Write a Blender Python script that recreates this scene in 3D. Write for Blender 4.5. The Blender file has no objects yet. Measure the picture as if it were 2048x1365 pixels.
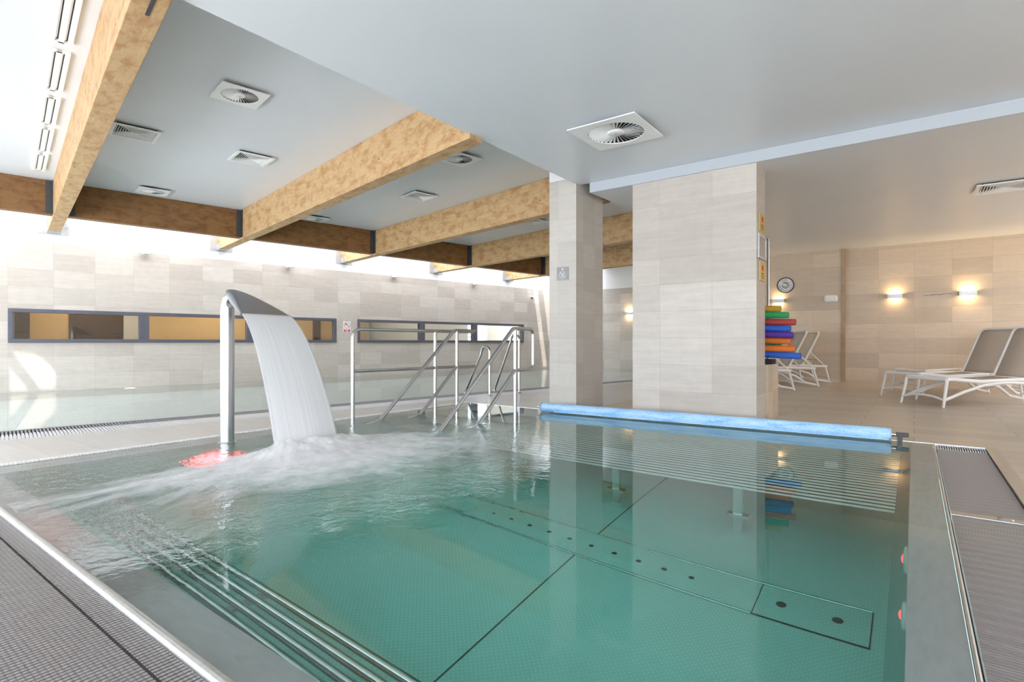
import bpy, bmesh, math, random
from mathutils import Vector, Matrix
random.seed(7)
sc = bpy.context.scene
COL = sc.collection
PI = math.pi

# ------------------------------------------------------------------ camera, sky, sun, exposure
YAW = math.radians(36.615)
cam = bpy.data.cameras.new('camera')
camo = bpy.data.objects.new('camera', cam); COL.objects.link(camo)
cam.sensor_width = 36.0
cam.lens = 1082.0 / 2048.0 * 36.0
cam.shift_y = 2.5 / 2048.0
cam.clip_start = 0.02
camo.location = (0, 0, 0.85)
camo.rotation_euler = (PI / 2, 0, YAW)
sc.camera = camo

world = bpy.data.worlds.new('sky'); sc.world = world
world.use_nodes = True
wn = world.node_tree; wn.nodes.clear()
wo = wn.nodes.new('ShaderNodeOutputWorld'); wb = wn.nodes.new('ShaderNodeBackground')
tc = wn.nodes.new('ShaderNodeTexCoord'); sx = wn.nodes.new('ShaderNodeSeparateXYZ')
mr = wn.nodes.new('ShaderNodeMapRange'); mr.inputs[1].default_value = -1; mr.inputs[2].default_value = 1
cr = wn.nodes.new('ShaderNodeValToRGB')
e = cr.color_ramp.elements
e[0].position = 0.0; e[0].color = (0.80, 0.85, 0.91, 1)
e[1].position = 1.0; e[1].color = (1.0, 1.08, 1.18, 1)
k = e.new(0.485); k.color = (0.88, 0.93, 1.0, 1)
k = e.new(0.53); k.color = (0.84, 0.89, 0.97, 1)
k = e.new(0.80); k.color = (0.60, 0.67, 0.78, 1)
wn.links.new(tc.outputs['Generated'], sx.inputs[0]); wn.links.new(sx.outputs[2], mr.inputs[0])
wn.links.new(mr.outputs[0], cr.inputs[0]); wn.links.new(cr.outputs[0], wb.inputs[0])
wb.inputs[1].default_value = 4.0
wn.links.new(wb.outputs[0], wo.inputs[0])

# hall frame: s along the long window wall, n towards it
WR = math.radians(79.598)
Sd = Vector((math.cos(WR), math.sin(WR), 0)); Nd = Vector((-math.sin(WR), math.cos(WR), 0))
def W(s, n, z=0.0):
    return Sd * s + Nd * n + Vector((0, 0, z))

sun = bpy.data.lights.new('sun', 'SUN'); sun.energy = 3.2; sun.angle = math.radians(0.6); sun.color = (1, .95, .86)
suno = bpy.data.objects.new('sun', sun); COL.objects.link(suno)
sdir = (Sd * 0.2 + Nd * 0.42 - Vector((0, 0, 1))).normalized()
suno.rotation_euler = sdir.to_track_quat('-Z', 'Y').to_euler()

vs = sc.view_settings
vs.view_transform = 'Standard'; vs.look = 'None'; vs.gamma = 1.0; vs.use_curve_mapping = False
vs.exposure = 1.06
cy = sc.cycles
cy.max_bounces = 10; cy.diffuse_bounces = 5; cy.glossy_bounces = 4; cy.transmission_bounces = 6
cy.transparent_max_bounces = 14; cy.volume_bounces = 0
cy.caustics_reflective = False; cy.caustics_refractive = True; cy.blur_glossy = 1.0
cy.use_denoising = True
cy.sample_clamp_indirect = 6.0

# ------------------------------------------------------------------ helpers
def tag(o, label=None, cat=None, group=None, kind=None):
    if label: o['label'] = label
    if cat: o['category'] = cat
    if group: o['group'] = group
    if kind: o['kind'] = kind
    return o

def thing(name, label, cat, loc=(0, 0, 0), rz=0.0, group=None):
    o = bpy.data.objects.new(name, None); COL.objects.link(o)
    o.location = loc; o.rotation_euler = (0, 0, rz); o.empty_display_size = 0.1
    return tag(o, label, cat, group)

def dup(root, loc, rz, label, group=None):
    r = root.copy(); COL.objects.link(r); r.location = loc; r.rotation_euler = (0, 0, rz)
    r['label'] = label
    if group: r['group'] = group
    for ch in list(root.children):
        c = ch.copy(); COL.objects.link(c); c.parent = r
        for g in list(ch.children):
            d = g.copy(); COL.objects.link(d); d.parent = c
    return r

class MB:
    def __init__(self):
        self.v = []; self.f = []; self.s = []; self.uv = {}
    def add(self, vs_, fs_, smooth=False):
        b = len(self.v)
        self.v += [Vector(p) for p in vs_]
        for f in fs_:
            self.f.append(tuple(i + b for i in f)); self.s.append(smooth)
        return self
    def box(self, x0, x1, y0, y1, z0, z1, M=None):
        p = [Vector(q) for q in ((x0, y0, z0), (x1, y0, z0), (x1, y1, z0), (x0, y1, z0), (x0, y0, z1), (x1, y0, z1), (x1, y1, z1), (x0, y1, z1))]
        if M is not None: p = [M @ q for q in p]
        return self.add(p, [(3, 2, 1, 0), (4, 5, 6, 7), (0, 1, 5, 4), (1, 2, 6, 5), (2, 3, 7, 6), (3, 0, 4, 7)])
    def prism(self, poly, z0, z1):
        n = len(poly)
        a = sum(poly[i][0] * poly[(i + 1) % n][1] - poly[(i + 1) % n][0] * poly[i][1] for i in range(n))
        if a < 0: poly = poly[::-1]
        vv = [(x, y, z0) for x, y in poly] + [(x, y, z1) for x, y in poly]
        ff = [tuple(range(n - 1, -1, -1)), tuple(range(n, 2 * n))]
        ff += [(i, (i + 1) % n, n + (i + 1) % n, n + i) for i in range(n)]
        return self.add(vv, ff)
    def tube(self, pts, r, n=12, cap=True, closed=False, flat=None):
        pts = [Vector(p) for p in pts]; m = len(pts)
        rr = r if isinstance(r, (list, tuple)) else [r] * m
        tan = []
        for i in range(m):
            if closed: t = pts[(i + 1) % m] - pts[i - 1]
            elif i == 0: t = pts[1] - pts[0]
            elif i == m - 1: t = pts[-1] - pts[-2]
            else: t = (pts[i + 1] - pts[i]).normalized() + (pts[i] - pts[i - 1]).normalized()
            tan.append(t.normalized())
        up = Vector((0, 0, 1))
        if abs(tan[0].dot(up)) > .9: up = Vector((1, 0, 0))
        nx = (up - tan[0] * up.dot(tan[0])).normalized()
        vv = []; ff = []
        for i in range(m):
            nx = (nx - tan[i] * nx.dot(tan[i])).normalized()
            ny = tan[i].cross(nx)
            for k_ in range(n):
                a = 2 * PI * k_ / n
                sy = flat if flat else 1.0
                vv.append(pts[i] + (nx * math.cos(a) * sy + ny * math.sin(a)) * rr[i])
        for i in range(m if closed else m - 1):
            j = (i + 1) % m
            for k_ in range(n):
                ff.append((i * n + k_, i * n + (k_ + 1) % n, j * n + (k_ + 1) % n, j * n + k_))
        self.add(vv, ff, True)
        if cap and not closed:
            self.add(vv[:n], [tuple(range(n - 1, -1, -1))]); self.add(vv[-n:], [tuple(range(n))])
        return self
    def cyl(self, p0, p1, r, n=20, r1=None):
        return self.tube([p0, p1], [r, r if r1 is None else r1], n)
    def lathe(self, prof, n=24, M=None):
        vv = []; ff = []; m = len(prof)
        for (r, z) in prof:
            for k_ in range(n):
                a = 2 * PI * k_ / n
                p = Vector((r * math.cos(a), r * math.sin(a), z))
                vv.append(M @ p if M is not None else p)
        for i in range(m - 1):
            for k_ in range(n):
                ff.append((i * n + k_, i * n + (k_ + 1) % n, (i + 1) * n + (k_ + 1) % n, (i + 1) * n + k_))
        return self.add(vv, ff, True)
    def disc(self, c, r, n=24, M=None, flip=False):
        vv = [Vector((c[0] + r * math.cos(2 * PI * i / n), c[1] + r * math.sin(2 * PI * i / n), c[2])) for i in range(n)]
        if M is not None: vv = [M @ p for p in vv]
        f = tuple(range(n))
        return self.add(vv, [f[::-1] if flip else f])
    def text(self, body, size, M, depth=0.001):
        cu = bpy.data.curves.new('txt', 'FONT'); cu.body = body; cu.size = size
        cu.align_x = 'CENTER'; cu.align_y = 'CENTER'; cu.extrude = depth
        o = bpy.data.objects.new('txt', cu); COL.objects.link(o)
        dg = bpy.context.evaluated_depsgraph_get()
        me = bpy.data.meshes.new_from_object(o.evaluated_get(dg))
        self.add([M @ v.co for v in me.vertices], [tuple(p.vertices) for p in me.polygons])
        bpy.data.objects.remove(o); bpy.data.curves.remove(cu); bpy.data.meshes.remove(me)
        return self
    def build(self, name, m, parent=None, loc=(0, 0, 0), rz=0.0, bev=0.0, uvs=None, seg=2):
        me = bpy.data.meshes.new(name)
        me.from_pydata([tuple(p) for p in self.v], [], self.f)
        me.polygons.foreach_set('use_smooth', self.s)
        uvl = me.uv_layers.new(name='UVMap')
        me.update()
        for p in me.polygons:
            nx, ny, nz = abs(p.normal.x), abs(p.normal.y), abs(p.normal.z)
            for li in p.loop_indices:
                vi = me.loops[li].vertex_index; c = me.vertices[vi].co
                if uvs: uvl.data[li].uv = uvs[vi]
                elif nz >= nx and nz >= ny: uvl.data[li].uv = (c.x, c.y)
                elif ny >= nx: uvl.data[li].uv = (c.x, c.z)
                else: uvl.data[li].uv = (c.y, c.z)
        o = bpy.data.objects.new(name, me); COL.objects.link(o)
        me.materials.append(m)
        o.location = loc; o.rotation_euler = (0, 0, rz)
        if parent is not None: o.parent = parent
        if bev:
            b = o.modifiers.new('bevel', 'BEVEL'); b.width = bev; b.segments = seg; b.limit_method = 'ANGLE'; b.angle_limit = math.radians(40)
        return o

def fillet(pts, r, n=6):
    pts = [Vector(p) for p in pts]; out = [pts[0]]
    for i in range(1, len(pts) - 1):
        a, b, c = pts[i - 1], pts[i], pts[i + 1]
        u = (a - b).normalized(); w = (c - b).normalized()
        ang = u.angle(w); d = min(r / math.tan(ang / 2), (a - b).length * .49, (c - b).length * .49)
        p0 = b + u * d; p1 = b + w * d
        for k_ in range(n + 1):
            t = k_ / n
            out.append(p0 * (1 - t) ** 2 + b * 2 * t * (1 - t) + p1 * t * t)
    out.append(pts[-1]); return out

def rotM(p, rx=0, ry=0, rz=0):
    return Matrix.Translation(p) @ Matrix.Rotation(rz, 4, 'Z') @ Matrix.Rotation(ry, 4, 'Y') @ Matrix.Rotation(rx, 4, 'X')

# ------------------------------------------------------------------ materials
class NT:
    def __init__(self, name):
        self.m = bpy.data.materials.new(name); self.m.use_nodes = True
        self.t = self.m.node_tree; self.N = self.t.nodes; self.L = self.t.links
        self.p = self.N['Principled BSDF']; self.out = self.N['Material Output']
    def n(self, typ, **kw):
        x = self.N.new('ShaderNode' + typ)
        for a, b in kw.items():
            if a.startswith('i_'):
                key = a[2:]; x.inputs[int(key) if key.isdigit() else key].default_value = b
            else: setattr(x, a, b)
        return x
    def l(self, a, b): self.L.new(a, b)
    def coords(self, kind='Object', scale=(1, 1, 1), rot=(0, 0, 0)):
        t = self.n('TexCoord'); mp = self.n('Mapping'); mp.inputs['Scale'].default_value = scale; mp.inputs['Rotation'].default_value = rot
        self.l(t.outputs[kind], mp.inputs[0]); return mp.outputs[0]
    def noise(self, vec, scale, detail=3, rough=.55):
        x = self.n('TexNoise'); x.inputs['Scale'].default_value = scale; x.inputs['Detail'].default_value = detail; x.inputs['Roughness'].default_value = rough
        self.l(vec, x.inputs['Vector']); return x.outputs['Fac']
    def ramp(self, fac, stops):
        r = self.n('ValToRGB'); el = r.color_ramp.elements
        el[0].position, el[0].color = stops[0][0], (*stops[0][1], 1)
        el[1].position, el[1].color = stops[-1][0], (*stops[-1][1], 1)
        for pos, c in stops[1:-1]:
            q = el.new(pos); q.color = (*c, 1)
        self.l(fac, r.inputs[0]); return r.outputs[0]
    def math(self, op, a, b=None, c=None):
        x = self.n('Math', operation=op)
        for i, q in enumerate((a, b, c)):
            if q is None: continue
            if isinstance(q, (int, float)): x.inputs[i].default_value = q
            else: self.l(q, x.inputs[i])
        return x.outputs[0]
    def mix(self, fac, a, b, mode='MIX'):
        x = self.n('MixRGB', blend_type=mode)
        for i, q in enumerate((fac, a, b)):
            if isinstance(q, (int, float)): x.inputs[i].default_value = q
            elif isinstance(q, tuple): x.inputs[i].default_value = (*q, 1)
            else: self.l(q, x.inputs[i])
        return x.outputs[0]
    def bump(self, h, strength=.3, dist=.01):
        b = self.n('Bump'); b.inputs['Strength'].default_value = strength; b.inputs['Distance'].default_value = dist
        self.l(h, b.inputs['Height']); self.l(b.outputs[0], self.p.inputs['Normal']); return b.outputs[0]
    def set(self, **kw):
        for a, b in kw.items():
            self.p.inputs[a.replace('_', ' ')].default_value = (*b, 1) if isinstance(b, tuple) and len(b) == 3 else b
        return self

def flat(name, col, rough=.5, metal=0.0, var=.04, nscale=8, **kw):
    t = NT(name); t.set(Roughness=rough, Metallic=metal)
    f = t.noise(t.coords(), nscale, 3)
    lo = tuple(max(0, c * (1 - var)) for c in col); hi = tuple(min(1, c * (1 + var)) for c in col)
    t.l(t.ramp(f, [(.3, lo), (.7, hi)]), t.p.inputs['Base Color'])
    for a, b in kw.items(): t.p.inputs[a.replace('_', ' ')].default_value = b
    return t.m

def tiles(name, w, h, c1, c2, mortar, rough, offset=0.0, streak=(1.2, 14), rot=0.0, ms=.0016, amt=.10):
    t = NT(name); t.set(Roughness=rough)
    uv = t.coords('UV', rot=(0, 0, rot))
    b = t.n('TexBrick', offset=offset, offset_frequency=2, squash=1.0)
    b.inputs['Scale'].default_value = 1.0; b.inputs['Brick Width'].default_value = w; b.inputs['Row Height'].default_value = h
    b.inputs['Mortar Size'].default_value = ms; b.inputs['Mortar Smooth'].default_value = .1; b.inputs['Bias'].default_value = 0
    b.inputs['Color1'].default_value = (*c1, 1); b.inputs['Color2'].default_value = (*c2, 1); b.inputs['Mortar'].default_value = (*mortar, 1)
    t.l(uv, b.inputs['Vector'])
    mp = t.n('Mapping'); mp.inputs['Scale'].default_value = (streak[0], streak[1], 1); t.l(uv, mp.inputs[0])
    f1 = t.noise(mp.outputs[0], 1.6, 5, .65); f2 = t.noise(uv, 9, 4, .6)
    g = t.math('ADD', t.math('MULTIPLY', f1, .65), t.math('MULTIPLY', f2, .35))
    sh = t.ramp(g, [(.3, (1 - amt,) * 3), (.7, (1 + amt * .6,) * 3)])
    t.l(t.mix(1.0, b.outputs['Color'], sh, 'MULTIPLY'), t.p.inputs['Base Color'])
    t.bump(t.math('SUBTRACT', t.math('MULTIPLY', f2, .15), b.outputs['Fac']), .25, .002)
    return t.m

M = {}
M['tile'] = tiles('limestone_wall_tile', .58, .30, (.63, .575, .515), (.51, .455, .40), (.43, .385, .34), .45, amt=.13)
M['tile_warm'] = tiles('beige_wall_tile', .598, .31, (.69, .565, .425), (.55, .445, .335), (.40, .32, .24), .42)
M['tile_dark'] = tiles('stone_column_tile', .30, .30, (.62, .575, .52), (.55, .51, .455), (.45, .41, .37), .45)
M['floor'] = tiles('plank_floor_tile', 1.2, .30, (.62, .525, .42), (.51, .43, .34), (.22, .18, .14), .30, offset=.37, streak=(.8, 16), ms=.003)
M['pool_tile'] = tiles('pale_pool_tile', .25, .125, (.88, .90, .88), (.84, .87, .85), (.6, .6, .6), .35)
M['paint'] = flat('white_wall_paint', (.86, .86, .86), .55, var=.01, nscale=2)
M['ceil'] = flat('satin_ceiling_paint', (.76, .79, .83), .32, var=.015, nscale=1.2)
M['white'] = flat('white_enamel', (.92, .92, .91), .35, var=.02)
M['plastic'] = flat('white_resin', (.82, .80, .77), .35, var=.02)
M['black'] = flat('black_void', (.012, .012, .012), .7)
M['frame'] = flat('slate_window_frame', (.105, .105, .13), .4, var=.06)
M['dark'] = flat('dark_steel_plate', (.075, .075, .08), .5, .4)
M['galv'] = flat('galvanised_steel', (.55, .57, .60), .42, .7, var=.1, nscale=30)
M['grey'] = flat('grey_signplate', (.30, .29, .29), .35, .2)
M['mark'] = flat('white_marking', (.85, .85, .86), .4)
M['red'] = flat('red_marking', (.62, .03, .045), .4)
M['sling'] = flat('taupe_sling_fabric', (.58, .495, .41), .75, var=.05, nscale=60)
M['gold'] = flat('brass_plaque', (.62, .47, .14), .35, .45)
M['pale'] = flat('frosted_diffuser', (.85, .85, .84), .25)

def wood(name, base, dark, light, axis):
    t = NT(name); t.set(Roughness=.55)
    sc_ = (1.0, 1.0, 1.0)
    st = [9.0, 9.0, 9.0]; st[axis] = .9
    v = t.coords('Object', scale=tuple(st)); v2 = t.coords('Object', scale=tuple(3.2 if i != axis else 1.6 for i in range(3)))
    g = t.noise(v, 5.0, 8, .72); b = t.noise(v2, 2.6, 7, .72)
    kn = t.n('TexVoronoi'); kn.inputs['Scale'].default_value = 1.0; t.l(t.coords('Object', scale=tuple(6 if i != axis else 3.0 for i in range(3))), kn.inputs['Vector'])
    c = t.ramp(g, [(.28, tuple(x * .82 for x in base)), (.55, base), (.78, light)])
    c = t.mix(t.ramp(b, [(.38, (.95, .95, .95)), (.54, (0, 0, 0))]), c, dark)
    c2 = t.mix(t.ramp(kn.outputs['Distance'], [(.035, (1, 1, 1)), (.09, (0, 0, 0))]), c, tuple(x * .35 for x in dark))
    t.l(c2, t.p.inputs['Base Color'])
    t.bump(g, .2, .006)
    return t.m
M['wood'] = wood('pale_laminated_timber', (.60, .395, .195), (.42, .215, .08), (.72, .55, .33), 1)
M['wood_shaded'] = wood('shaded_cross_timber', (.25, .12, .036), (.15, .06, .018), (.32, .175, .06), 0)  # cross timber darkened in its colour to stand for shade

def steel(name, col, rough, scale=(2, 60, 60), amt=.12, metal=1.0):
    t = NT(name); t.set(Metallic=metal)
    f = t.noise(t.coords('Object', scale=scale), 3, 3)
    t.l(t.ramp(f, [(.3, tuple(c * (1 - amt) for c in col)), (.7, col)]), t.p.inputs['Base Color'])
    r = t.math('MULTIPLY_ADD', f, .16, rough - .08); t.l(r, t.p.inputs['Roughness'])
    return t.m
M['steel'] = steel('brushed_stainless_steel', (.66, .665, .67), .24)
M['steel_rim'] = steel('satin_pool_steel', (.62, .62, .60), .34, scale=(20, 1.5, 20))
M['steel_hood'] = steel('satin_steel_hood', (.30, .31, .325), .42, metal=.8)

def studded():
    t = NT('studded_pool_steel'); t.set(Metallic=.1, Roughness=.38)
    tcn = t.n('TexCoord'); s_ = t.n('SeparateXYZ'); t.l(tcn.outputs['Object'], s_.inputs[0])
    kx = 2 * PI / .030; ky = 2 * PI / .030
    a = t.math('SINE', t.math('MULTIPLY', s_.outputs[0], kx)); b = t.math('SINE', t.math('MULTIPLY', s_.outputs[1], ky))
    d = t.math('MULTIPLY', a, b)
    mask = t.n('MapRange'); mask.interpolation_type = 'SMOOTHSTEP'
    mask.inputs[1].default_value = .45; mask.inputs[2].default_value = .85; t.l(d, mask.inputs[0])
    n1 = t.noise(t.coords('Object', scale=(1, 1, 1)), 1.4, 3)
    c = t.ramp(n1, [(.3, (.74, .76, .75)), (.7, (.82, .83, .82))])
    c = t.mix(mask.outputs[0], c, (1, 1, 1)); t.l(c, t.p.inputs['Base Color'])  # studs whitened in the base colour to imitate glints
    t.bump(mask.outputs[0], .3, .002)
    return t.m
M['stud'] = studded()
M['tube'] = flat('bright_bench_tube', (.82, .84, .83), .3, .25)
M['pool_steel'] = steel('plain_pool_steel', (.68, .69, .68), .36, scale=(3, 3, 20), metal=.25)

def rib_mat():
    t = NT('ribbed_overflow_grate'); t.set(Metallic=.35, Roughness=.36)
    tcn = t.n('TexCoord'); s_ = t.n('SeparateXYZ'); t.l(tcn.outputs['UV'], s_.inputs[0])
    a = t.math('SINE', t.math('MULTIPLY', s_.outputs[1], 2 * PI / .014))
    m_ = t.n('MapRange'); m_.inputs[1].default_value = .2; m_.inputs[2].default_value = .9; t.l(a, m_.inputs[0])
    t.l(t.mix(m_.outputs[0], (.34, .315, .305), (.22, .20, .195)), t.p.inputs['Base Color'])
    t.bump(m_.outputs[0], .5, -.002)
    return t.m
M['rib'] = rib_mat()
M['rib_white'] = flat('white_grate_plastic', (.80, .80, .82), .35)
M['rib_grey'] = flat('grey_grate_edge', (.30, .30, .32), .4, .2)

def water(name, absorb, dens, amp_near, centre, fall):
    t = NT(name)
    t.N.remove(t.p)
    g = t.n('BsdfGlass'); g.inputs['IOR'].default_value = 1.333; g.inputs['Roughness'].default_value = 0.0
    g.inputs['Color'].default_value = (1, 1, 1, 1)
    vec = t.n('TexCoord').outputs['Object']
    geo = t.n('NewGeometry')
    d = t.n('VectorMath', operation='DISTANCE'); t.l(geo.outputs['Position'], d.inputs[0]); d.inputs[1].default_value = centre
    mk = t.n('MapRange'); mk.inputs[1].default_value = fall[0]; mk.inputs[2].default_value = fall[1]; mk.inputs[3].default_value = 1.0; mk.inputs[4].default_value = fall[2]
    mk.interpolation_type = 'SMOOTHSTEP'
    # ripples run around the point where the water falls, stretched across the flow
    n1 = t.noise(vec, 7.0, 4, .6)
    n2 = t.noise(vec, 24.0, 3, .6)
    h = t.math('ADD', t.math('MULTIPLY', n1, .8), t.math('MULTIPLY', n2, .25))
    t.l(d.outputs['Value'], mk.inputs[0])
    bp = t.n('Bump'); bp.inputs['Distance'].default_value = amp_near
    t.l(mk.outputs[0], bp.inputs['Strength']); t.l(h, bp.inputs['Height'])
    t.l(bp.outputs[0], g.inputs['Normal'])
    va = t.n('VolumeAbsorption'); va.inputs['Color'].default_value = (*absorb, 1); va.inputs['Density'].default_value = dens
    t.l(g.outputs[0], t.out.inputs['Surface']); t.l(va.outputs[0], t.out.inputs['Volume'])
    return t.m
M['water'] = water('green_pool_water', (.20, .965, .86), .42, .020, (-4.1, 2.2, 0), (.8, 2.7, .0015))
M['water_far'] = water('calm_lap_pool_water', (.76, .94, .88), .16, .02, (0, 0, 0), (1, 2, .004))

def glow(name, col, st):
    t = NT(name); t.set(Roughness=.4)
    t.p.inputs['Base Color'].default_value = (*col, 1); t.p.inputs['Emission Color'].default_value = (*col, 1); t.p.inputs['Emission Strength'].default_value = st
    return t.m
M['glow_red'] = glow('red_led_lens', (1.0, .05, .06), 7)
M['glow_dim'] = glow('dim_red_led_lens', (1.0, .10, .10), .7)
M['glow_white'] = glow('white_led_lens', (1.0, .97, .85), 5)
M['glow_warm'] = glow('warm_lamp_strip', (1.0, .72, .36), 12)

def glass():
    t = NT('clear_window_glass'); t.N.remove(t.p)
    a = t.n('BsdfTransparent'); a.inputs[0].default_value = (.93, .95, .95, 1)
    b = t.n('BsdfGlossy'); b.inputs['Roughness'].default_value = .01
    lw = t.n('LayerWeight'); lw.inputs[0].default_value = .5
    fr = t.math('MULTIPLY_ADD', t.math('POWER', lw.outputs['Facing'], 5.0), .9, .04)
    mx = t.n('MixShader'); t.l(fr, mx.inputs[0]); t.l(a.outputs[0], mx.inputs[1]); t.l(b.outputs[0], mx.inputs[2])
    t.l(mx.outputs[0], t.out.inputs['Surface']); return t.m
M['glass'] = glass()

def frosted():
    t = NT('frosted_skylight_panel'); t.N.remove(t.p)
    a = t.n('BsdfTranslucent'); a.inputs[0].default_value = (.85, .87, .88, 1)
    b = t.n('BsdfDiffuse'); b.inputs[0].default_value = (.85, .85, .85, 1)
    mx = t.n('MixShader'); mx.inputs[0].default_value = .25
    t.l(a.outputs[0], mx.inputs[1]); t.l(b.outputs[0], mx.inputs[2]); t.l(mx.outputs[0], t.out.inputs['Surface']); return t.m
M['frost'] = frosted()

# ------------------------------------------------------------------ room shell
def struct(name, mb, m, rz=0.0, **kw):
    o = mb.build(name, m, rz=rz, **kw); o['kind'] = 'structure'; return o

fl = MB()
fl.prism([(.53, -3.5), (6.5, -3.5), (6.5, 13.68), (.53, 13.68)], -.14, 0)
fl.prism([(-3.35, 5.76), (.53, 5.76), (.53, 13.68), (-2.95, 13.68), (-2.95, 15.95), (-3.35, 15.95)], -.14, 0)
fl.prism([(-5.06, -3.5), (.53, -3.5), (.53, .20), (-5.06, .20)], -.14, 0)
struct('floor', fl, M['floor'])
M['floor_sunlit'] = tiles('sunlit_floor_tile', 1.2, .30, (.74, .71, .67), (.68, .65, .61), (.5, .47, .44), .30, offset=.37, streak=(.8, 16))  # floor tile lightened in colour to imitate strong daylight on the left
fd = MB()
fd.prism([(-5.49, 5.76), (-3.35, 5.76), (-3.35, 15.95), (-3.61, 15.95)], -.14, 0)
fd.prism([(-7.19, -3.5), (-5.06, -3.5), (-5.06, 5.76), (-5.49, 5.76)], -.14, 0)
struct('floor_deck', fd, M['floor_sunlit'])

# long window wall, pierced by two window bands
WN = 12.35; WT = .25
w1 = (0.0, 5.757); w2 = (6.30, 12.01); wz = (.84, 1.42)
a = MB()
a.box(-3.5, 13.97, WN, WN + WT, -1.6, wz[0]); a.box(-3.5, 13.97, WN, WN + WT, wz[1], 2.57)
for s0, s1 in ((-3.5, w1[0]), (w1[1], w2[0]), (w2[1], 13.97)): a.box(s0, s1, WN, WN + WT, *wz)
struct('wall_far', a, M['tile'], WR)
struct('wall_far_upper', MB().box(-3.5, 13.97, WN, WN + WT, 2.57, 3.62), M['paint'], WR)
# end wall beyond the columns
struct('wall_end', MB().box(-9.72, -2.95, 15.95, 16.2, -1.6, 2.58), M['tile'])
struct('wall_end_upper', MB().box(-9.72, -2.95, 15.95, 16.2, 2.58, 3.5), M['paint'])
struct('wall_right', MB().box(-2.95, -1.255, 13.56, 13.9, -.14, 3.0).box(-3.2, -2.95, 13.56, 15.95, -.14, 3.3), M['tile_warm'])
struct('wall_right_recess', MB().box(-1.255, 6.5, 13.66, 13.9, -.14, 3.0), M['tile_warm'])
M['trimw'] = flat('brown_stone_edge', (.40, .29, .18), .5, var=.1)
struct('trim_1', MB().box(-1.255, -1.185, 13.535, 13.66, 0, 2.86), M['trimw'])
struct('wall_west_baffle', MB().box(-3.75, -3.5, -2.0, 12.6, 1.9, 3.4), M['paint'], WR)  # unseen lintel added to hold daylight off the left ceiling bay
struct('wall_side', MB().box(6.5, 6.75, -1.0, 13.9, -.14, 3.0), M['tile_warm'])
M['skirt'] = flat('beige_skirting_tile', (.62, .52, .41), .4)
struct('baseboard_right', MB().box(-2.95, -1.26, 13.545, 13.56, 0, .05).box(-1.18, 6.5, 13.645, 13.66, 0, .05), M['skirt'])

# ceilings
struct('ceiling', MB().prism([(-3.5, 2.0), (0, 2.3), (16.2, 5.6), (15.4, 10.92), (-3.5, 10.92)], 3.3, 3.62), M['ceil'], WR)
struct('ceiling_soffit', MB().box(-3.36, 6.5, -3.5, 5.92, 2.81, 3.29), M['ceil'])
lc = MB()
def lowz(y): return 2.69 + .168 * (y - 5.92) / 7.83
def lowbox(x0, x1, y0, y1):
    lc.add([(x0, y0, lowz(y0)), (x1, y0, lowz(y0)), (x1, y1, lowz(y1)), (x0, y1, lowz(y1)), (x0, y0, 3.29), (x1, y0, 3.29), (x1, y1, 3.29), (x0, y1, 3.29)],
           [(3, 2, 1, 0), (4, 5, 6, 7), (0, 1, 5, 4), (1, 2, 6, 5), (2, 3, 7, 6), (3, 0, 4, 7)])
lowbox(-3.2, 3.6, 5.92, 13.75); lowbox(3.6, 6.3, 5.92, 7.9); lowbox(3.6, 6.3, 12.6, 13.75); lowbox(6.3, 6.5, 5.92, 13.75)  # gap over the loungers is an added, unseen roof opening for daylight
struct('ceiling_lower', lc, M['ceil'])
M['step_dim'] = flat('dimmed_step_paint', (.47, .505, .54), .4, var=.01)
struct('trim_step_shade', MB().box(-3.2, 6.5, 5.908, 5.9195, 2.69, 2.808), M['step_dim'])  # added strip over the ceiling step, coloured darker to tone down its light

# skylight of frosted panels along the window wall, openings shaped to cast sun patches
from mathutils.geometry import tessellate_polygon
ZS = 3.58
def up(s, z): return (s - .18 * (ZS - z), WN - .40 * (ZS - z))
sk = MB()
hole = [up(.06, .70), up(.37, .64), up(.62, .33), up(.60, .02), up(.42, .02)]
hole2 = [up(.03, .40), up(.27, .02), up(.03, .02)]
def strip(s0, s1, holes):
    outer = [(s0, 10.92), (s1, 10.92), (s1, 12.36), (s0, 12.36)]
    polys = [[Vector((*p, 0)) for p in outer]] + [[Vector((*p, 0)) for p in h] for h in holes]
    flatp = [p for q in polys for p in q]
    sk.add([(p.x, p.y, ZS) for p in flatp], [tuple(t) for t in tessellate_polygon(polys)])
strip(-3.5, 2, [hole, hole2]); strip(2, 12.27, []); strip(12.46, 12.72, []); strip(13.2, 14.2, [])
struct('window_3', sk, M['frost'], WR)
suno.rotation_euler = (Sd * 0.18 + Nd * 0.40 - Vector((0, 0, 1))).normalized().to_track_quat('-Z', 'Y').to_euler()

# corridor seen through the windows
M['ochre'] = flat('ochre_corridor_wall', (.62, .44, .225), .6, var=.03)
M['corr'] = flat('grey_corridor_wall', (.55, .53, .48), .6, var=.03)
M['door'] = flat('dark_brown_door', (.075, .05, .038), .35, var=.12)
struct('wall_corridor_ochre', MB().box(-.6, 6.75, 14.0, 14.1, 0, 2.4).box(-.7, -.6, 12.6, 14.0, 0, 2.4), M['ochre'], WR)
struct('wall_corridor_grey', MB().box(6.85, 11.05, 14.0, 14.1, 0, 2.4).box(11.9, 13.9, 14.0, 14.1, 0, 2.4).box(6.75, 6.85, 12.6, 14.1, 0, 2.4), M['corr'], WR)
struct('floor_corridor', MB().box(-.7, 13.9, 12.6, 14.1, -.1, 0), M['floor'], WR)
struct('ceiling_corridor', MB().box(-.7, 13.9, 12.6, 14.1, 2.4, 2.5), M['paint'], WR)
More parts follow.
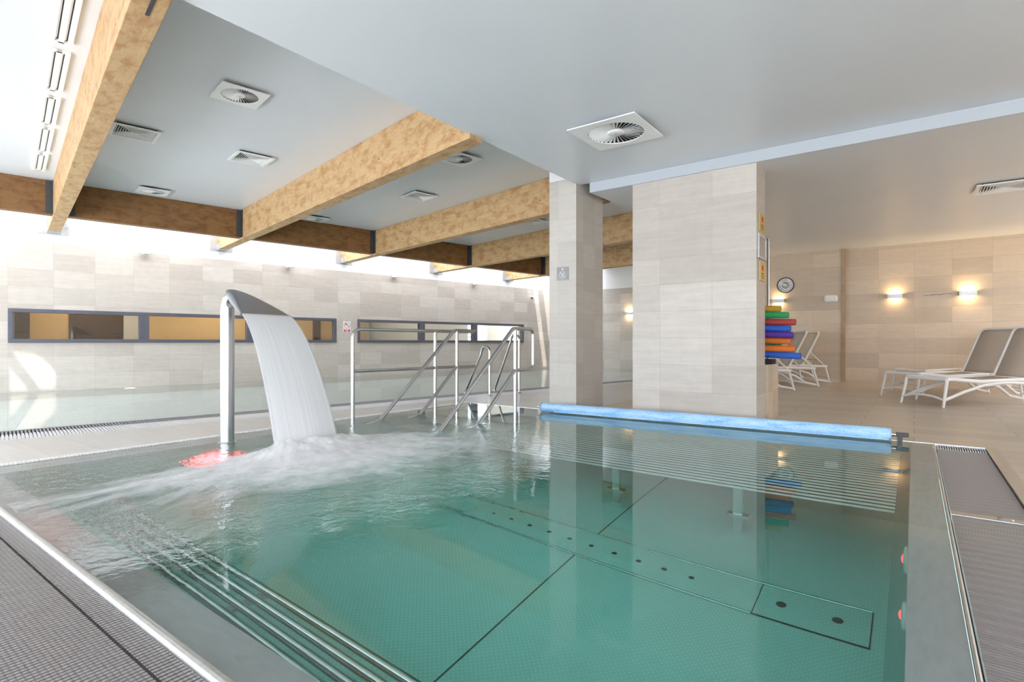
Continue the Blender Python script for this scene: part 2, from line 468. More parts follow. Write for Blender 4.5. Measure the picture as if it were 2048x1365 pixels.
def cdoor(i, s0, s1, hs):
    d = struct('door_%d' % i, MB().box(s0, s1, 13.955, 13.998, 0, 2.1), M['door'], WR, bev=.004)
    h = MB().tube(fillet([(hs, 13.955, 1.05), (hs, 13.90, 1.05), (hs + (-.13), 13.90, 1.05)], .02), .011, 8)
    h.cyl((hs, 13.956, 1.05), (hs, 13.945, 1.05), .028).cyl((hs, 13.956, .965), (hs, 13.945, .965), .026)
    h.build('door_handle', M['dark'], d)
cdoor(1, -.5, .31, .235); cdoor(2, .90, 1.79, 1.72); cdoor(3, 5.87, 6.07, 6.03)
struct('door_frame', MB().box(1.79, 2.16, 13.96, 13.998, 0, 2.2), M['corr'], WR)
for nm, s, e, c in (('corridor_light', 1.2, 12, (1, .84, .62)), ('corridor_light', 3.6, 12, (1, .84, .62)), ('corridor_light', 5.6, 3, (1, .8, .52)), ('corridor_light', 9.0, 8, (1, .93, .82)), ('corridor_light', 12.2, 10, (1, .95, .88))):
    li = bpy.data.lights.new(nm, 'AREA'); li.energy = e; li.color = c; li.size = .5
    lo = bpy.data.objects.new(nm, li); COL.objects.link(lo); lo.location = W(s, 13.2, 2.36)
struct('window_4', MB().box(11.05, 11.9, 14.06, 14.07, 0, 2.4), M['glass'], WR)
struct('trim_2', MB().box(11.05, 11.08, 14.0, 14.1, 0, 2.4).box(11.45, 11.50, 14.0, 14.1, 0, 2.4).box(11.87, 11.9, 14.0, 14.1, 0, 2.4).box(11.05, 11.9, 14.0, 14.1, 1.0, 1.05), M['white'], WR)

def window(i, s0, s1, mull):
    z0, z1 = wz
    f = MB(); n0, n1 = WN - .02, WN + .10; t = .065
    f.box(s0, s1, n0, n1, z0, z0 + t); f.box(s0, s1, n0, n1, z1 - t, z1)
    ed = [s0] + [m for m in mull] + [s1]
    f.box(s0, s0 + t, n0, n1, z0 + t, z1 - t); f.box(s1 - t, s1, n0, n1, z0 + t, z1 - t)
    for m in mull: f.box(m - .08, m + .08, n0, n1, z0 + t, z1 - t)
    o = struct('window_%d' % i, f, M['frame'], WR, bev=.004)
    for j in range(len(ed) - 1):
        q = MB().box(ed[j] + .07, ed[j + 1] - .07, WN + .045, WN + .053, z0 + t, z1 - t).build('pane', M['glass'], o)
    MB().box(s0, s1, WN + .1, WN + WT + .01, z0 - .005, z0 + .012).build('window_sill', M['white'], o)
window(1, *w1, [1.905, 3.82]); window(2, *w2, [8.19, 10.02])

# columns
def column(x0, x1, y0, y1, ztile, ztop, nm):
    o = struct('column', MB().box(x0, x1, y0, y1, -.02, ztile), M[nm])
    return o
c1 = column(-3.73, -3.34, 5.82, 6.53, 2.885, 2.885, 'tile_dark')
tag(c1, 'slim square stone tiled column with a small grey sign', 'column')
struct('column_cap', MB().box(-3.73, -3.362, 5.82, 6.53, 2.885, 3.3), M['paint'])
c2 = column(-2.65, -1.295, 5.94, 6.335, 2.805, 2.805, 'tile')
tag(c2, 'wide pale stone tiled column behind the blue cover roll', 'column')
struct('wall_block', MB().box(-2.65, -1.262, 6.34, 6.86, -.02, .605), M['tile_warm'])

# ------------------------------------------------------------------ timber beams
def hanger(mb, s, side):
    # L shaped plate in the corner of a main beam (plane s) and the cross beam
    d = -1 if side < 0 else 1
    mb.box(min(s, s + d * .085), max(s, s + d * .085), 10.742, 10.752, 2.79, 3.298)
    mb.box(min(s, s + d * .008), max(s, s + d * .008), 10.66, 10.745, 2.79, 3.298)
ords = ['over the grey slot vents', 'above the waterfall spout', 'third from the slot vents', 'fourth from the slot vents', 'furthest and mostly hidden']
BW = .175
for k_ in (0, 1, 2, 3, 4, -1):
    s = .5 + 2.685 * k_ if k_ != 1 else 3.165
    z0, z1 = 2.765, 3.3
    def cut(ss): return (3.34 + .1807 * ss) / .9836
    o = thing('timber_beam', 'long pale timber ceiling beam, ' + ['right beside the row of slot vents', 'end of it meeting the soffit above the waterfall spout', 'next to the right of the one above the waterfall', 'passing behind the slim column, fourth from the slot vents', 'short visible piece near the camera on the wall, most distant', 'outside the picture to the left of the slot vents'][k_], 'beam', W(s, 12.35, 2.765), WR, 'long ceiling beams')
    b = MB(); n_a, n_b = cut(s) - 12.35, cut(s + BW) - 12.35
    b.add([(0, n_a, 0), (BW, n_b, 0), (BW, -.002, 0), (0, -.002, 0), (0, n_a, .533), (BW, n_b, .533), (BW, -.002, .533), (0, -.002, .533)],
          [(3, 2, 1, 0), (4, 5, 6, 7), (0, 1, 5, 4), (1, 2, 6, 5), (2, 3, 7, 6), (3, 0, 4, 7)])
    b.build('beam_body', M['wood'], o, bev=.004)
    w = MB(); w.box(-.13, .30, -.012, -.001, -.03, .30); w.box(-.008, BW + .008, -.18, -.01, -.012, -.001)
    w.box(-.008, -.001, -.17, -.01, -.01, .10); w.box(BW + .001, BW + .008, -.17, -.01, -.01, .10)
    w.build('wall_bracket', M['galv'], o)
    bl = MB()
    for (x, z) in ((-.07, .02), (-.07, .11), (-.07, .26), (.255, .02), (.255, .11)): bl.cyl((x, -.012, z), (x, -.022, z), .013, 8)
    for (n, z) in ((-.30, .13), (-.42, .17), (-.52, .22), (-.30, .07)):
        bl.cyl((0, n, z), (-.012, n, z), .014, 8)
    bl.build('bolts', M['galv'], o)
    h = MB()
    for sg, xs in ((-1, -.001), (1, BW + .001)):
        q0, q1 = sorted((xs, xs + sg * .085)); h.box(q0, q1, 10.735 - 12.35, 10.747 - 12.35, .03, .53)
        q0, q1 = sorted((xs, xs + sg * .007)); h.box(q0, q1, 10.66 - 12.35, 10.74 - 12.35, .03, .53)
    h.build('hanger_plate', M['dark'], o)
    if k_ == 0:
        MB().box(.085, .105, -8.88, -8.58, -.004, .02).build('slot_plate', M['dark'], o)
    if k_ == 1:
        MB().cyl((0, -8.35, .36), (-.02, -8.35, .36), .02, 10).build('bolt', M['galv'], o)
sp = [-2.0] + [q for k_ in range(5) for q in ((.5 + 2.685 * k_ if k_ != 1 else 3.165), (.5 + 2.685 * k_ if k_ != 1 else 3.165) + BW)] + [13.9]
cl = ['short dark cross beam at the left edge below the slot vents', 'brown cross beam over the left window, below the round vent', 'brown cross beam right of the waterfall spout', 'brown cross beam between the third and fourth long beams', 'small brown cross beam above the security camera', 'brown cross beam hidden behind the slim column']
for j in range(6):
    s0, s1 = sp[2 * j] + .002, sp[2 * j + 1] - .002
    o = MB().box(0, s1 - s0, 0, .17, 0, .508).build('cross_beam', M['wood_shaded'], None, W(s0, 10.75, 2.79), WR, bev=.004)
    tag(o, cl[j], 'beam', 'cross beams by the window wall')

# ------------------------------------------------------------------ pools
def basin():
    X0, X1, Y0, Y1 = -5.0, .125, .66, 5.74
    b = MB()
    def q(*p): b.add(p, [(0, 1, 2, 3)])
    zc = -.012
    q((X0, Y0, zc), (X1, Y0, zc), (-.02, .845, -.10), (-4.85, .845, -.10)); q((-4.85, .845, -.10), (-.02, .845, -.10), (-.03, .85, -1.35), (-4.85, .85, -1.35))
    q((X1, Y0, zc), (X1, Y1, zc), (-.02, Y1, -.10), (-.02, .845, -.10)); q((-.02, .845, -.10), (-.02, Y1, -.10), (-.03, Y1, -1.1), (-.03, .85, -1.1)); q((-.03, .85, -1.1), (-.03, Y1, -1.1), (-.11, Y1, -1.351), (-.11, .85, -1.351))
    q((X0, Y1, zc), (X0, Y0, zc), (-4.85, .845, -.10), (-4.85, Y1, -.10)); q((-4.85, Y1, -.10), (-4.85, .845, -.10), (-4.85, .85, -1.35), (-4.85, Y1, -1.35))
    q((X1, Y1, .0), (X0, Y1, .0), (X0, Y1, -1.35), (X1, Y1, -1.35))
    o = struct('pool_wall', b, M['pool_steel'])
    struct('pool_floor', MB().box(-4.9, -.05, .8, Y1, -1.40, -1.35), M['stud'])
    wv = MB().box(X0 - .003, X1 + .003, Y0 - .003, Y1 + .003, -1.5, 0)
    wo_ = wv.build('pool_water', M['water']); tag(wo_, 'clear green water filling the square steel plunge pool', 'water', kind='stuff')
    return o
basin()
j = MB()
for x, y0, y1 in ((-1.748, .85, 3.02), (-1.748, 3.34, 5.7), (-3.55, .85, 3.02), (-3.55, 3.34, 5.7)): j.box(x - .0045, x + .0045, y0, y1, -1.351, -1.348)
j.box(-.705, -.69, 3.03, 3.33, -1.351, -1.347)
M['joint'] = flat('brown_floor_joint', (.15, .13, .11), .6)
o = j.build('floor_joint', M['joint']); o['kind'] = 'structure'
# raised channel cover across the floor with inlet slots
ch = thing('inlet_channel', 'steel inlet channel strip with a row of slots on the pool floor', 'channel', (-2.6, 3.18, -1.35))
MB().box(-2.0, 1.91, -.14, .14, .0005, .006).build('channel_cover', M['stud'], ch)
MB().tube([(-2.0, -.15, .006), (1.91, -.15, .006)], .010, 8).tube([(-2.0, .15, .006), (2.43, .15, .006)], .010, 8).build('channel_edge', M['steel'], ch)
for i in range(21):
    x = -1.75 + .165 * i
    MB().lathe([(.0, .004), (.014, .004), (.020, .0)], 12, Matrix.Translation((x, .0, .007)) @ Matrix.Diagonal((.9, .8, 1, 1))).disc((x, .0, .0115), .009, 10).build('inlet_nozzle', M['dark'], ch)
ht = thing('floor_hatch', 'rectangular steel hatch with two lifting holes on the pool floor by the right wall', 'hatch', (-.43, 3.18, -1.35))
MB().box(-.255, .26, -.145, .145, .0005, .006).build('hatch_plate', M['stud'], ht)
MB().tube([(-.257, -.147, .004), (.262, -.147, .004), (.262, .147, .004), (-.257, .147, .004)], .006, 6, closed=True).build('hatch_rim', M['dark'], ht)
for x in (-.14, .12): MB().lathe([(.0, .002), (.018, .002), (.026, .0)], 12, Matrix.Translation((x, 0, .008))).build('lifting_hole', M['dark'], ht)

# tubular underwater benches
bt = thing('tubular_bench', 'wide underwater bench of parallel steel tubes beneath the blue cover roll', 'bench', (-1.85, 5.64, -.5), 0)
for i in range(24):
    y = -1.80 + .076 * i
    MB().cyl((-1.68, y, 0), (1.76, y, 0), .019, 10).build('tube', M['tube'], bt)
M['pan'] = flat('bench_gap_shade', (.10, .115, .11), .5)
MB().box(-1.68, 1.76, -1.75, .0, -.075, -.06).build('bench_shade_sheet', M['pan'], bt)  # dark sheet added under the tubes so the gaps look shaded
for x in (-.93, -.03, .88):
    MB().box(x - .03, x + .03, -1.745, -1.715, -.85, -.02).box(x - .07, x + .07, -1.76, -1.70, -.06, -.02).box(x - .07, x + .07, -1.76, -1.70, -.62, -.58).build('bench_post', M['steel'], bt)
b2 = thing('tubular_bench', 'narrow underwater bench of four steel tubes along the near pool edge', 'bench', (-2.2, .86, -.5))
for i in range(4): MB().cyl((-1.9, .165 + .0635 * i, 0), (2.08, .165 + .0635 * i, 0), .021, 10).build('tube', M['steel'], b2)
MB().box(-1.9, 2.08, .0, .135, -.03, .0).build('bench_ledge', M['pool_steel'], b2)
for x in (-1.5, 0, 1.5): MB().box(x - .02, x + .02, .0, .36, -.05, -.025).build('bracket', M['pool_steel'], b2)
# steps under the handrails
for i, (y0, z) in enumerate(((5.3, -.20), (4.95, -.40), (4.6, -.60), (4.25, -.80), (3.9, -1.0))):
    o = MB().box(-4.84, -3.58, y0, y0 + .36 if i else 5.73, z - .03, z).build('pool_step', M['pool_steel']); o['kind'] = 'structure'

# rims and gutters
struct('trim_3', MB().tube([(-5.02, .655, -.006), (.13, .655, -.006)], .018, 14).tube([(.133, .655, -.006), (.133, 5.74, -.006)], .008, 10), M['steel_rim'])
struct('trim_4', MB().box(-5.06, -5.0, .2, 5.76, -.02, .002).box(-5.06, .53, 5.738, 5.762, -.02, .003).box(.46, .53, .2, 5.74, -.05, .003).box(-5.0, .53, .20, .235, -.05, .003), M['steel_rim'])
gs = MB()
for i in range(240): gs.box(-5.055, -5.005, .25 + i * .0228, .25 + i * .0228 + .011, .002, .012)
o = gs.build('edge_grate', M['white']); tag(o, 'thin white toothed grate along the far left edge of the steel pool', 'grate')
struct('pool_gutter', MB().box(-5.0, .46, .23, .65, -.09, -.05).box(.14, .46, .23, 5.74, -.0901, -.0501), M['black'])
def grate_x(x0, x1, y0, y1, name, label):   # ribs along y, spaced in x
    t = thing(name, label, 'grate', (x0, y0, -.05), 0, None)
    r = MB(); n = int((x1 - x0) / .0172)
    for i in range(n):
        x = i * .0172
        r.box(x, x + .0105, .0, y1 - y0, .008, .038)
    r.build('ribs', M['rib'], t)
    return t
g = grate_x(-4.98, .125, .24, .565, 'overflow_grate', 'grey ribbed overflow grate in the lower left corner along the near pool edge')
l = MB()
for i in range(296):
    x = i * .0172
    l.box(x, x + .0115, .334, .408, .022, .036, Matrix.Rotation(.0, 4, 'X'))
l.build('edge_comb', M['rib'], g)
def grate_y(y0, y1, label):
    t = thing('overflow_grate', label, 'grate', (.15, y0, -.05))
    r = MB(); n = int((y1 - y0) / .0172)
    for i in range(n):
        y = i * .0172
        r.box(.0, .305, y, y + .0105, .008, .038)
    r.build('ribs', M['rib'], t); return t
grate_y(.60, 3.475, 'long ribbed overflow grate at the right edge, nearer the camera than the crossbar')
grate_y(3.56, 5.56, 'ribbed overflow grate at the right beyond the crossbar, near the cover roll end')
cb = thing('crossbar', 'brown steel crossbar with one screw between the two right grates', 'bar', (.30, 3.518, -.05))
MB().box(-.15, .157, -.038, .036, .0, .042).build('bar_plate', M['steel_rim'], cb, bev=.003)
MB().lathe([(.032, .042), (.03, .046), (.012, .045), (.0, .047)], 16, Matrix.Translation((.055, 0, 0))).build('screw', M['steel'], cb)
cs = MB()
for i in range(20): cs.box(.155 + i * .0153, .155 + i * .0153 + .008, 5.57, 5.735, -.03, -.006)
o = cs.build('end_grate', M['galv']); tag(o, 'slotted grey end grate at the far end of the right gutter', 'grate')

# lap pool beyond
END = lambda n: (15.95 - .181 * n) / .984
wl = MB().prism([(-3.5, 7.08), (END(7.08) + .02, 7.08), (END(12.36) + .02, 12.355), (-3.5, 12.355)], -1.55, -.003)
tag(wl.build('lap_pool_water', M['water_far'], rz=WR), 'still pale green water of the long lap pool by the window wall', 'water', kind='stuff')
struct('lap_pool_floor', MB().prism([(-3.5, 7.0), (END(7.0), 7.0), (END(12.4), 12.4), (-3.5, 12.4)], -1.5, -1.4), M['pool_tile'], WR)
struct('lap_pool_wall', MB().box(-3.5, END(7.08), 7.0, 7.085, -1.5, -.066), M['pool_tile'], WR)
le = thing('lap_pool_grate', 'long pale ribbed grate along the near edge of the lap pool', 'grate', W(-3.5, 6.43, 0), WR)
r1 = MB(); r2 = MB(); L_ = END(7.08) + 3.5
i = 0
while i * .027 < L_ - .35:
    x = i * .027
    r1.box(x, x + .013, .36, .62, -.02, -.001); r2.box(x, x + .019, .0, .36, -.02, .002); i += 1
r1.box(0, L_ - .3, .62, .655, -.065, .002); 
r1.build('edge_ribs', M['rib_grey'], le); r2.box(0, L_ - .35, 0, .36, -.06, -.014); r2.build('channel_grate', M['rib_white'], le)
struct('trim_5', MB().box(-3.5, L_ - 3.8, 6.79, 7.05, -.09, -.03), M['black'], WR)

# ------------------------------------------------------------------ waterfall spout
FR = math.radians(12)
ft = thing('waterfall_spout', 'bent stainless steel pool spout with a flat fan hood pouring water', 'fountain', (-4.70, 2.255, 0), FR)
R_ = .056
path = [(0, 0, -1.3), (0, 0, 1.09)]
for i in range(1, 9):
    a = i / 8 * math.radians(66)
    path.append((.13 - .13 * math.cos(a), 0, 1.127 + .13 * math.sin(a)))
MB().tube(path, R_, 24).build('pipe', M['steel'], ft)
# fan hood: sections from a round pipe end to a wide thin lip
hd = MB(); secs = []
ns = 14; nr = 28
import_p0 = Vector((.10, 0, 1.262)); p1 = Vector((.425, .035, 1.075))
for i in range(ns + 1):
    t = i / ns
    c = Vector((.062 + (.425 - .062) * t, .035 * t, 1.242 - .172 * t ** 1.25))
    wY = .058 + (.245 - .058) * t
    hZ = .058 * (1 - t) ** .8 + .009
    ang = math.radians(-30 + 62 * min(1, t * 2.2) ** .7)
    ring = []
    for k_ in range(nr):
        al = 2 * PI * k_ / nr
        ca, sa = math.cos(al), math.sin(al)
        ex = 2 / (2 + 5 * t)
        yy = wY * math.copysign(abs(ca) ** ex, ca); zz = hZ * math.copysign(abs(sa) ** ex, sa)
        ring.append(c + Vector((zz * math.sin(ang), yy, zz * math.cos(ang))))
    secs.append(ring)
vv = [p for r in secs for p in r]
ff = [(i * nr + k_, i * nr + (k_ + 1) % nr, (i + 1) * nr + (k_ + 1) % nr, (i + 1) * nr + k_) for i in range(ns) for k_ in range(nr)]
hd.add(vv, ff, True); hd.add(secs[0], [tuple(range(nr))]); hd.build('hood', M['steel_hood'], ft)
lip = MB()
lip.box(.413, .431, .035 - .245, .035 + .245, 1.064, 1.078)
lip.build('lip', M['dark'], ft, bev=.003)
MB().lathe([(.058, -.02), (.075, -.005), (.075, .0), (.057, .004)], 24).build('base_collar', M['steel'], ft)

# falling sheet of water
def fallmat():
    t = NT('aerated_falling_water')
    v = t.coords('UV', scale=(60, .8, 1)); f = t.noise(v, 1.0, 4, .6); f2 = t.noise(t.coords('UV', scale=(150, 1.6, 1)), 1.0, 2, .5)
    g = t.math('ADD', t.math('MULTIPLY', f, .7), t.math('MULTIPLY', f2, .3))
    t.l(t.ramp(g, [(.3, (.72, .73, .74)), (.7, (.93, .935, .94))]), t.p.inputs['Base Color'])
    t.set(Roughness=.22); t.p.inputs['IOR'].default_value = 1.33
    t.p.inputs['Transmission Weight'].default_value = .12
    t.bump(g, .12, .002)
    tr = t.n('BsdfTransparent'); mx = t.n('MixShader')
    uvs = t.n('SeparateXYZ'); t.l(t.n('TexCoord').outputs['UV'], uvs.inputs[0])
    a = t.math('MULTIPLY', uvs.outputs[0], t.math('SUBTRACT', 1.0, uvs.outputs[0]))
    ed = t.n('MapRange'); ed.inputs[1].default_value = .0; ed.inputs[2].default_value = .035; ed.inputs[3].default_value = .45; ed.inputs[4].default_value = .93; t.l(a, ed.inputs[0])
    t.l(ed.outputs[0], mx.inputs[0]); t.l(tr.outputs[0], mx.inputs[1]); t.l(t.p.outputs[0], mx.inputs[2]); t.l(mx.outputs[0], t.out.inputs['Surface'])
    return t.m
M['fall'] = fallmat()
fm = MB(); nu, nv = 40, 30
A0 = Vector((-4.262, 2.125, 1.066)); A1 = Vector((-4.365, 2.60, 1.072)); B0 = Vector((-3.955, 2.262, -.02)); B1 = Vector((-3.975, 2.845, -.02))
# lip of the hood in the room
cth, sth = math.cos(FR), math.sin(FR)
def fw(x, y, z): return Vector((-4.70 + x * cth - y * sth, 2.255 + x * sth + y * cth, z))
A0 = fw(.428, .035 - .240, 1.071); A1 = fw(.428, .035 + .240, 1.071)
uvl = []
vv = []
for i in range(nv + 1):
    v = i / nv
    for k_ in range(nu + 1):
        u = k_ / nu
        p0 = A0.lerp(A1, u); p1 = B0.lerp(B1, u)
        h = v
        x = p0.x + (p1.x - p0.x) * h; y = p0.y + (p1.y - p0.y) * h
        z = p0.z + (p1.z - p0.z) * (.30 * v + .70 * v * v)
        w_ = .0
        vv.append(Vector((x + w_ + .035 * math.sin(PI * u) * v, y, z))); uvl.append((u, v))
W1 = nu + 1
fm.add(vv, [(i * W1 + k_, i * W1 + k_ + 1, (i + 1) * W1 + k_ + 1, (i + 1) * W1 + k_) for i in range(nv) for k_ in range(nu)], True)
fo = fm.build('falling_water', M['fall'], uvs=uvl)
sd = fo.modifiers.new('thick', 'SOLIDIFY'); sd.thickness = .012
tag(fo, 'curved sheet of white water falling from the steel spout', 'water', kind='stuff')

# froth where the sheet lands
def froth(name, dens, soft, sc_):
    t = NT(name); t.set(Roughness=.75); t.p.inputs['Base Color'].default_value = (.92, .925, .935, 1)
    t.p.inputs['Subsurface Weight'].default_value = 0
    uv = t.n('TexCoord').outputs['UV']; s_ = t.n('SeparateXYZ'); t.l(uv, s_.inputs[0])
    mp = t.n('Mapping'); mp.inputs['Scale'].default_value = (sc_[0], sc_[1], 1); t.l(uv, mp.inputs[0])
    f = t.noise(mp.outputs[0], 1.0, 5, .6)
    at = t.n('Attribute'); at.attribute_name = 'cover'
    a = t.math('ADD', t.math('MULTIPLY', at.outputs['Fac'], dens), t.math('MULTIPLY_ADD', f, soft, -soft * .62))
    cl_ = t.n('Clamp'); t.l(a, cl_.inputs[0])
    a2 = t.math('MULTIPLY', cl_.outputs[0], t.math('MINIMUM', 1.0, t.math('MULTIPLY', at.outputs['Fac'], 5.0)))
    tr = t.n('BsdfTransparent'); mx = t.n('MixShader'); t.l(a2, mx.inputs[0]); t.l(tr.outputs[0], mx.inputs[1])
    ds = t.n('BsdfDiffuse'); ds.inputs[0].default_value = (.97, .97, .975, 1); tl = t.n('BsdfTranslucent'); tl.inputs[0].default_value = (.9, .91, .92, 1)
    m2 = t.n('MixShader'); m2.inputs[0].default_value = .15; t.l(ds.outputs[0], m2.inputs[1]); t.l(tl.outputs[0], m2.inputs[2])
    t.l(m2.outputs[0], mx.inputs[2]); t.l(mx.outputs[0], t.out.inputs['Surface']); return t.m
from mathutils import noise as MN
C0 = Vector((-3.90, 2.25)); C1 = Vector((-3.90, 2.84))
def patch(name, m, rmax, hfun, cfun, label, nt=150, nr_=46, z0=.004, pw=1.6):
    b = MB(); vv = []; uvl = []; cov = []
    for i in range(nr_ + 1):
        q = (i / nr_) ** pw
        for k_ in range(nt + 1):
            th = 2 * PI * k_ / nt
            d = Vector((math.cos(th), math.sin(th)))
            u = .5 + .5 * math.sin(th) if True else 0
            base = C0.lerp(C1, u)
            r = rmax(th) * q
            p = base + d * r
            p.x = max(-4.96, min(.08, p.x)); p.y = max(.69, min(5.6, p.y))
            h, c = hfun(th, r, p), cfun(th, r, q, p)
            c *= max(0.0, min(1.0, (p.x + 4.08) / .34))
            vv.append(Vector((p.x, p.y, z0 + h))); uvl.append((th / (2 * PI), r)); cov.append(c)
    n1 = nt + 1
    b.add(vv, [(i * n1 + k_, (i + 1) * n1 + k_, (i + 1) * n1 + k_ + 1, i * n1 + k_ + 1) for i in range(nr_) for k_ in range(nt)], True)
    o = b.build(name, m, uvs=uvl)
    at = o.data.attributes.new('cover', 'FLOAT', 'POINT'); at.data.foreach_set('value', cov)
    tag(o, label, 'foam', kind='stuff'); return o
def lobe(th, th0, w):
    d = (th - th0 + PI) % (2 * PI) - PI
    return math.exp(-(d / w) ** 2)
# directions: towards the camera is about -40 degrees, left along the pool about -120
def r_flat(th): return .85 + 1.6 * lobe(th, math.radians(-92), .6) + .75 * lobe(th, math.radians(-45), .8) + 1.0 * lobe(th, math.radians(28), .5)
def n3(p, s, o=0): return MN.fractal(Vector((p.x * s, p.y * s, o)), 1.0, 2.0, 4)
patch('surface_froth', froth('streaked_surface_froth', 1.15, 1.7, (52, 1.1)), r_flat,
      lambda th, r, p: .012 * max(0, n3(p, 9)) , lambda th, r, q, p: max(0, (1 - q)) ** 1.5, 'thin streaked white froth spreading over the pool around the waterfall')
def r_m(k): return lambda th: k * (.36 + .46 * lobe(th, math.radians(-15), 1.0) + .26 * lobe(th, math.radians(50), .6) + .30 * lobe(th, math.radians(-88), .5))
for i, (kk, hh) in enumerate(((1.8, .012), (1.55, .028), (1.3, .046), (1.1, .066), (.95, .088))):
    patch('splash_mound', froth('soft_splash_%d' % i, 1.2 - .08 * i, 1.15, (34, 4.0)), r_m(kk),
          lambda th, r, p, hh=hh, kk=kk, i=i: hh * (.45 + .55 * max(0, math.cos(th + .3))) * math.exp(-((r - .08) / (.22 * kk)) ** 2) * (.95 + .45 * n3(p, 4 + i, i * 3.1) + .12 * n3(p, 16, i)),
          lambda th, r, q, p: max(0, 1 - q) ** .7 * .95, ['widest low white froth around the foot of the waterfall', 'low white froth at the foot of the waterfall', 'soft white splash at the foot of the waterfall', 'billowing white splash at the foot of the waterfall', 'topmost white spray at the foot of the waterfall'][i], 120, 26, .006, 1.0)

# ------------------------------------------------------------------ underwater lamps
def uw_lamp(label, loc, rz, glowm, r, power, col):
    t = thing('underwater_lamp', label, 'lamp', loc, rz)
    X = Matrix.Rotation(PI / 2, 4, 'Y')
    MB().lathe([(r * 1.25, 0), (r * 1.25, .015), (r * 1.0, .022), (r * .98, .012)], 28, X).build('bezel', M['steel'], t)
    MB().lathe([(r * .99, .012), (r * .6, .026), (.0005, .03)], 28, X).build('lens', glowm, t)
    return t
def wall_fitting(label, loc, r):
    t = thing('underwater_lamp', label, 'lamp', loc, PI)
    X = Matrix.Rotation(PI / 2, 4, 'Y')
    MB().lathe([(r, 0), (r, .008), (r * .9, .013), (r * .55, .016), (r * .35, .015), (.0005, .014)], 28, X).build('flange', M['white'], t)
    MB().lathe([(r * .36, .014), (r * .30, .021), (r * .14, .024), (.0005, .025)], 24, X).build('lens', M['glow_dim'], t)
uw_lamp('round red glowing underwater lamp on the far left pool wall below the spout', (-4.849, 2.22, -.70), 0, M['glow_red'], .19, 3, (1, .1, .1))
wall_fitting('red underwater lamp on the right pool wall, nearer the cover roll', (-.024, 3.13, -.50), .12)
wall_fitting('red underwater lamp on the right pool wall, nearer the camera', (-.024, 2.56, -.50), .085)
t = thing('underwater_lamp', 'small white underwater lamp at the waterline of the long window wall', 'lamp', W(1.68, 12.348, -.11), WR)
Xn = Matrix.Rotation(PI / 2, 4, 'X')
MB().lathe([(.10, 0), (.10, .012), (.08, .018)], 24, Xn).build('bezel', M['steel'], t); MB().disc((0, 0, .016), .08, 24, Xn).build('lens', M['glow_white'], t)

# ------------------------------------------------------------------ handrails
RT = .0215
hr = thing('guard_rail', 'two bar steel guard rail along the far left pool edge', 'handrail', (-4.90, 3.69, 0))
MB().tube(fillet([(0, 0, -.35), (0, 0, .992), (.02, 2.0, .992)], .10, 8), RT, 14).build('top_rail', M['steel'], hr)
MB().tube([(0, .02, .535), (.02, 2.0, .52)], RT * .92, 14).build('middle_rail', M['steel'], hr)
MB().tube([(.012, 1.25, -.35), (.012, 1.25, .985)], RT, 14).build('post', M['steel'], hr)
def stair_rail(label, x, yp, loop):
    t = thing('stair_handrail', label, 'handrail', (x, yp, 0), 0, 'stair handrails into the pool')
    e_ = .36
    if loop: pts = [(0, -1.40, -.16), (0, -.04, 1.005), (0, e_, 1.005), (0, e_, .53), (0, 0, .53)]
    else: pts = [(0, -1.43, -.16), (0, -.05, 1.0), (0, e_, 1.0)]
    MB().tube(fillet(pts, .075, 7), RT, 14).build('upper_rail', M['steel'], t)
    MB().tube([(0, -.82, -.16), (0, .0, .54)], RT * .92, 14).build('lower_rail', M['steel'], t)
    if not loop: MB().tube([(0, 0, .525), (0, e_, .525)], RT * .92, 14).build('end_bar', M['steel'], t)
    MB().tube([(0, 0, -.21), (0, 0, 1.0)], RT, 14).build('post', M['steel'], t)
stair_rail('sloping steel stair handrail beside the guard rail, left one of the pair', -4.70, 5.14, False)
stair_rail('sloping steel stair handrail ending in a rounded loop, nearest the slim column', -3.64, 4.96, True)
def ladder(label, s, h):
    t = thing('ladder_rail', label, 'handrail', W(s, 6.52, 0), WR, 'lap pool ladder rails')
    pts = [(0, 0, 0), (0, 0, h), (0, .17, h + .03), (0, .22, h - .12), (0, .62, .03), (0, .64, -.6)]
    MB().tube(fillet(pts, .08, 8), RT, 12).build('rail', M['steel'], t)
    MB().lathe([(.045, 0), (.045, .01), (.022, .016)], 16).build('floor_flange', M['steel'], t)
ladder('steel ladder handrail of the lap pool, the lower looking left one', 5.59, .76)
ladder('steel ladder handrail of the lap pool, the right one behind the loop rail', 6.24, .95)

# ------------------------------------------------------------------ cover roll
def rollmat():
    t = NT('blue_cover_foam'); t.set(Roughness=.42)
    v = t.coords('Object', scale=(1.2, 7, 7)); f = t.noise(v, 3.0, 6, .7); g = t.noise(t.coords('Object', scale=(6, 10, 10)), 9, 4, .7)
    h = t.math('ADD', t.math('MULTIPLY', f, .6), t.math('MULTIPLY', g, .4))
    t.l(t.ramp(h, [(.36, (.14, .38, .78)), (.46, (.34, .60, .90)), (.58, (.52, .75, .95))]), t.p.inputs['Base Color']); t.bump(g, .15, .004); return t.m
M['roll'] = rollmat()
ra, rb = Vector((-3.655, 5.535, .058)), Vector((-.155, 5.680, .062))
rl = (rb - ra).length
ro = thing('cover_roll', 'long rolled up light blue pool cover lying at the far pool edge', 'pool cover', ra, math.atan2(rb.y - ra.y, rb.x - ra.x))
XR = Matrix.Rotation(PI / 2, 4, 'Y')
MB().lathe([(.0, 0), (.046, 0), (.054, .012), (.055, .04), (.055, rl - .04), (.054, rl - .012), (.046, rl), (.0, rl)], 32, XR).build('foam_roll', M['roll'], ro)
sl = MB(); sl.box(.2, rl - .02, -.062, -.045, -.045, -.033); sl.build('loose_edge', M['roll'], ro, bev=.003)
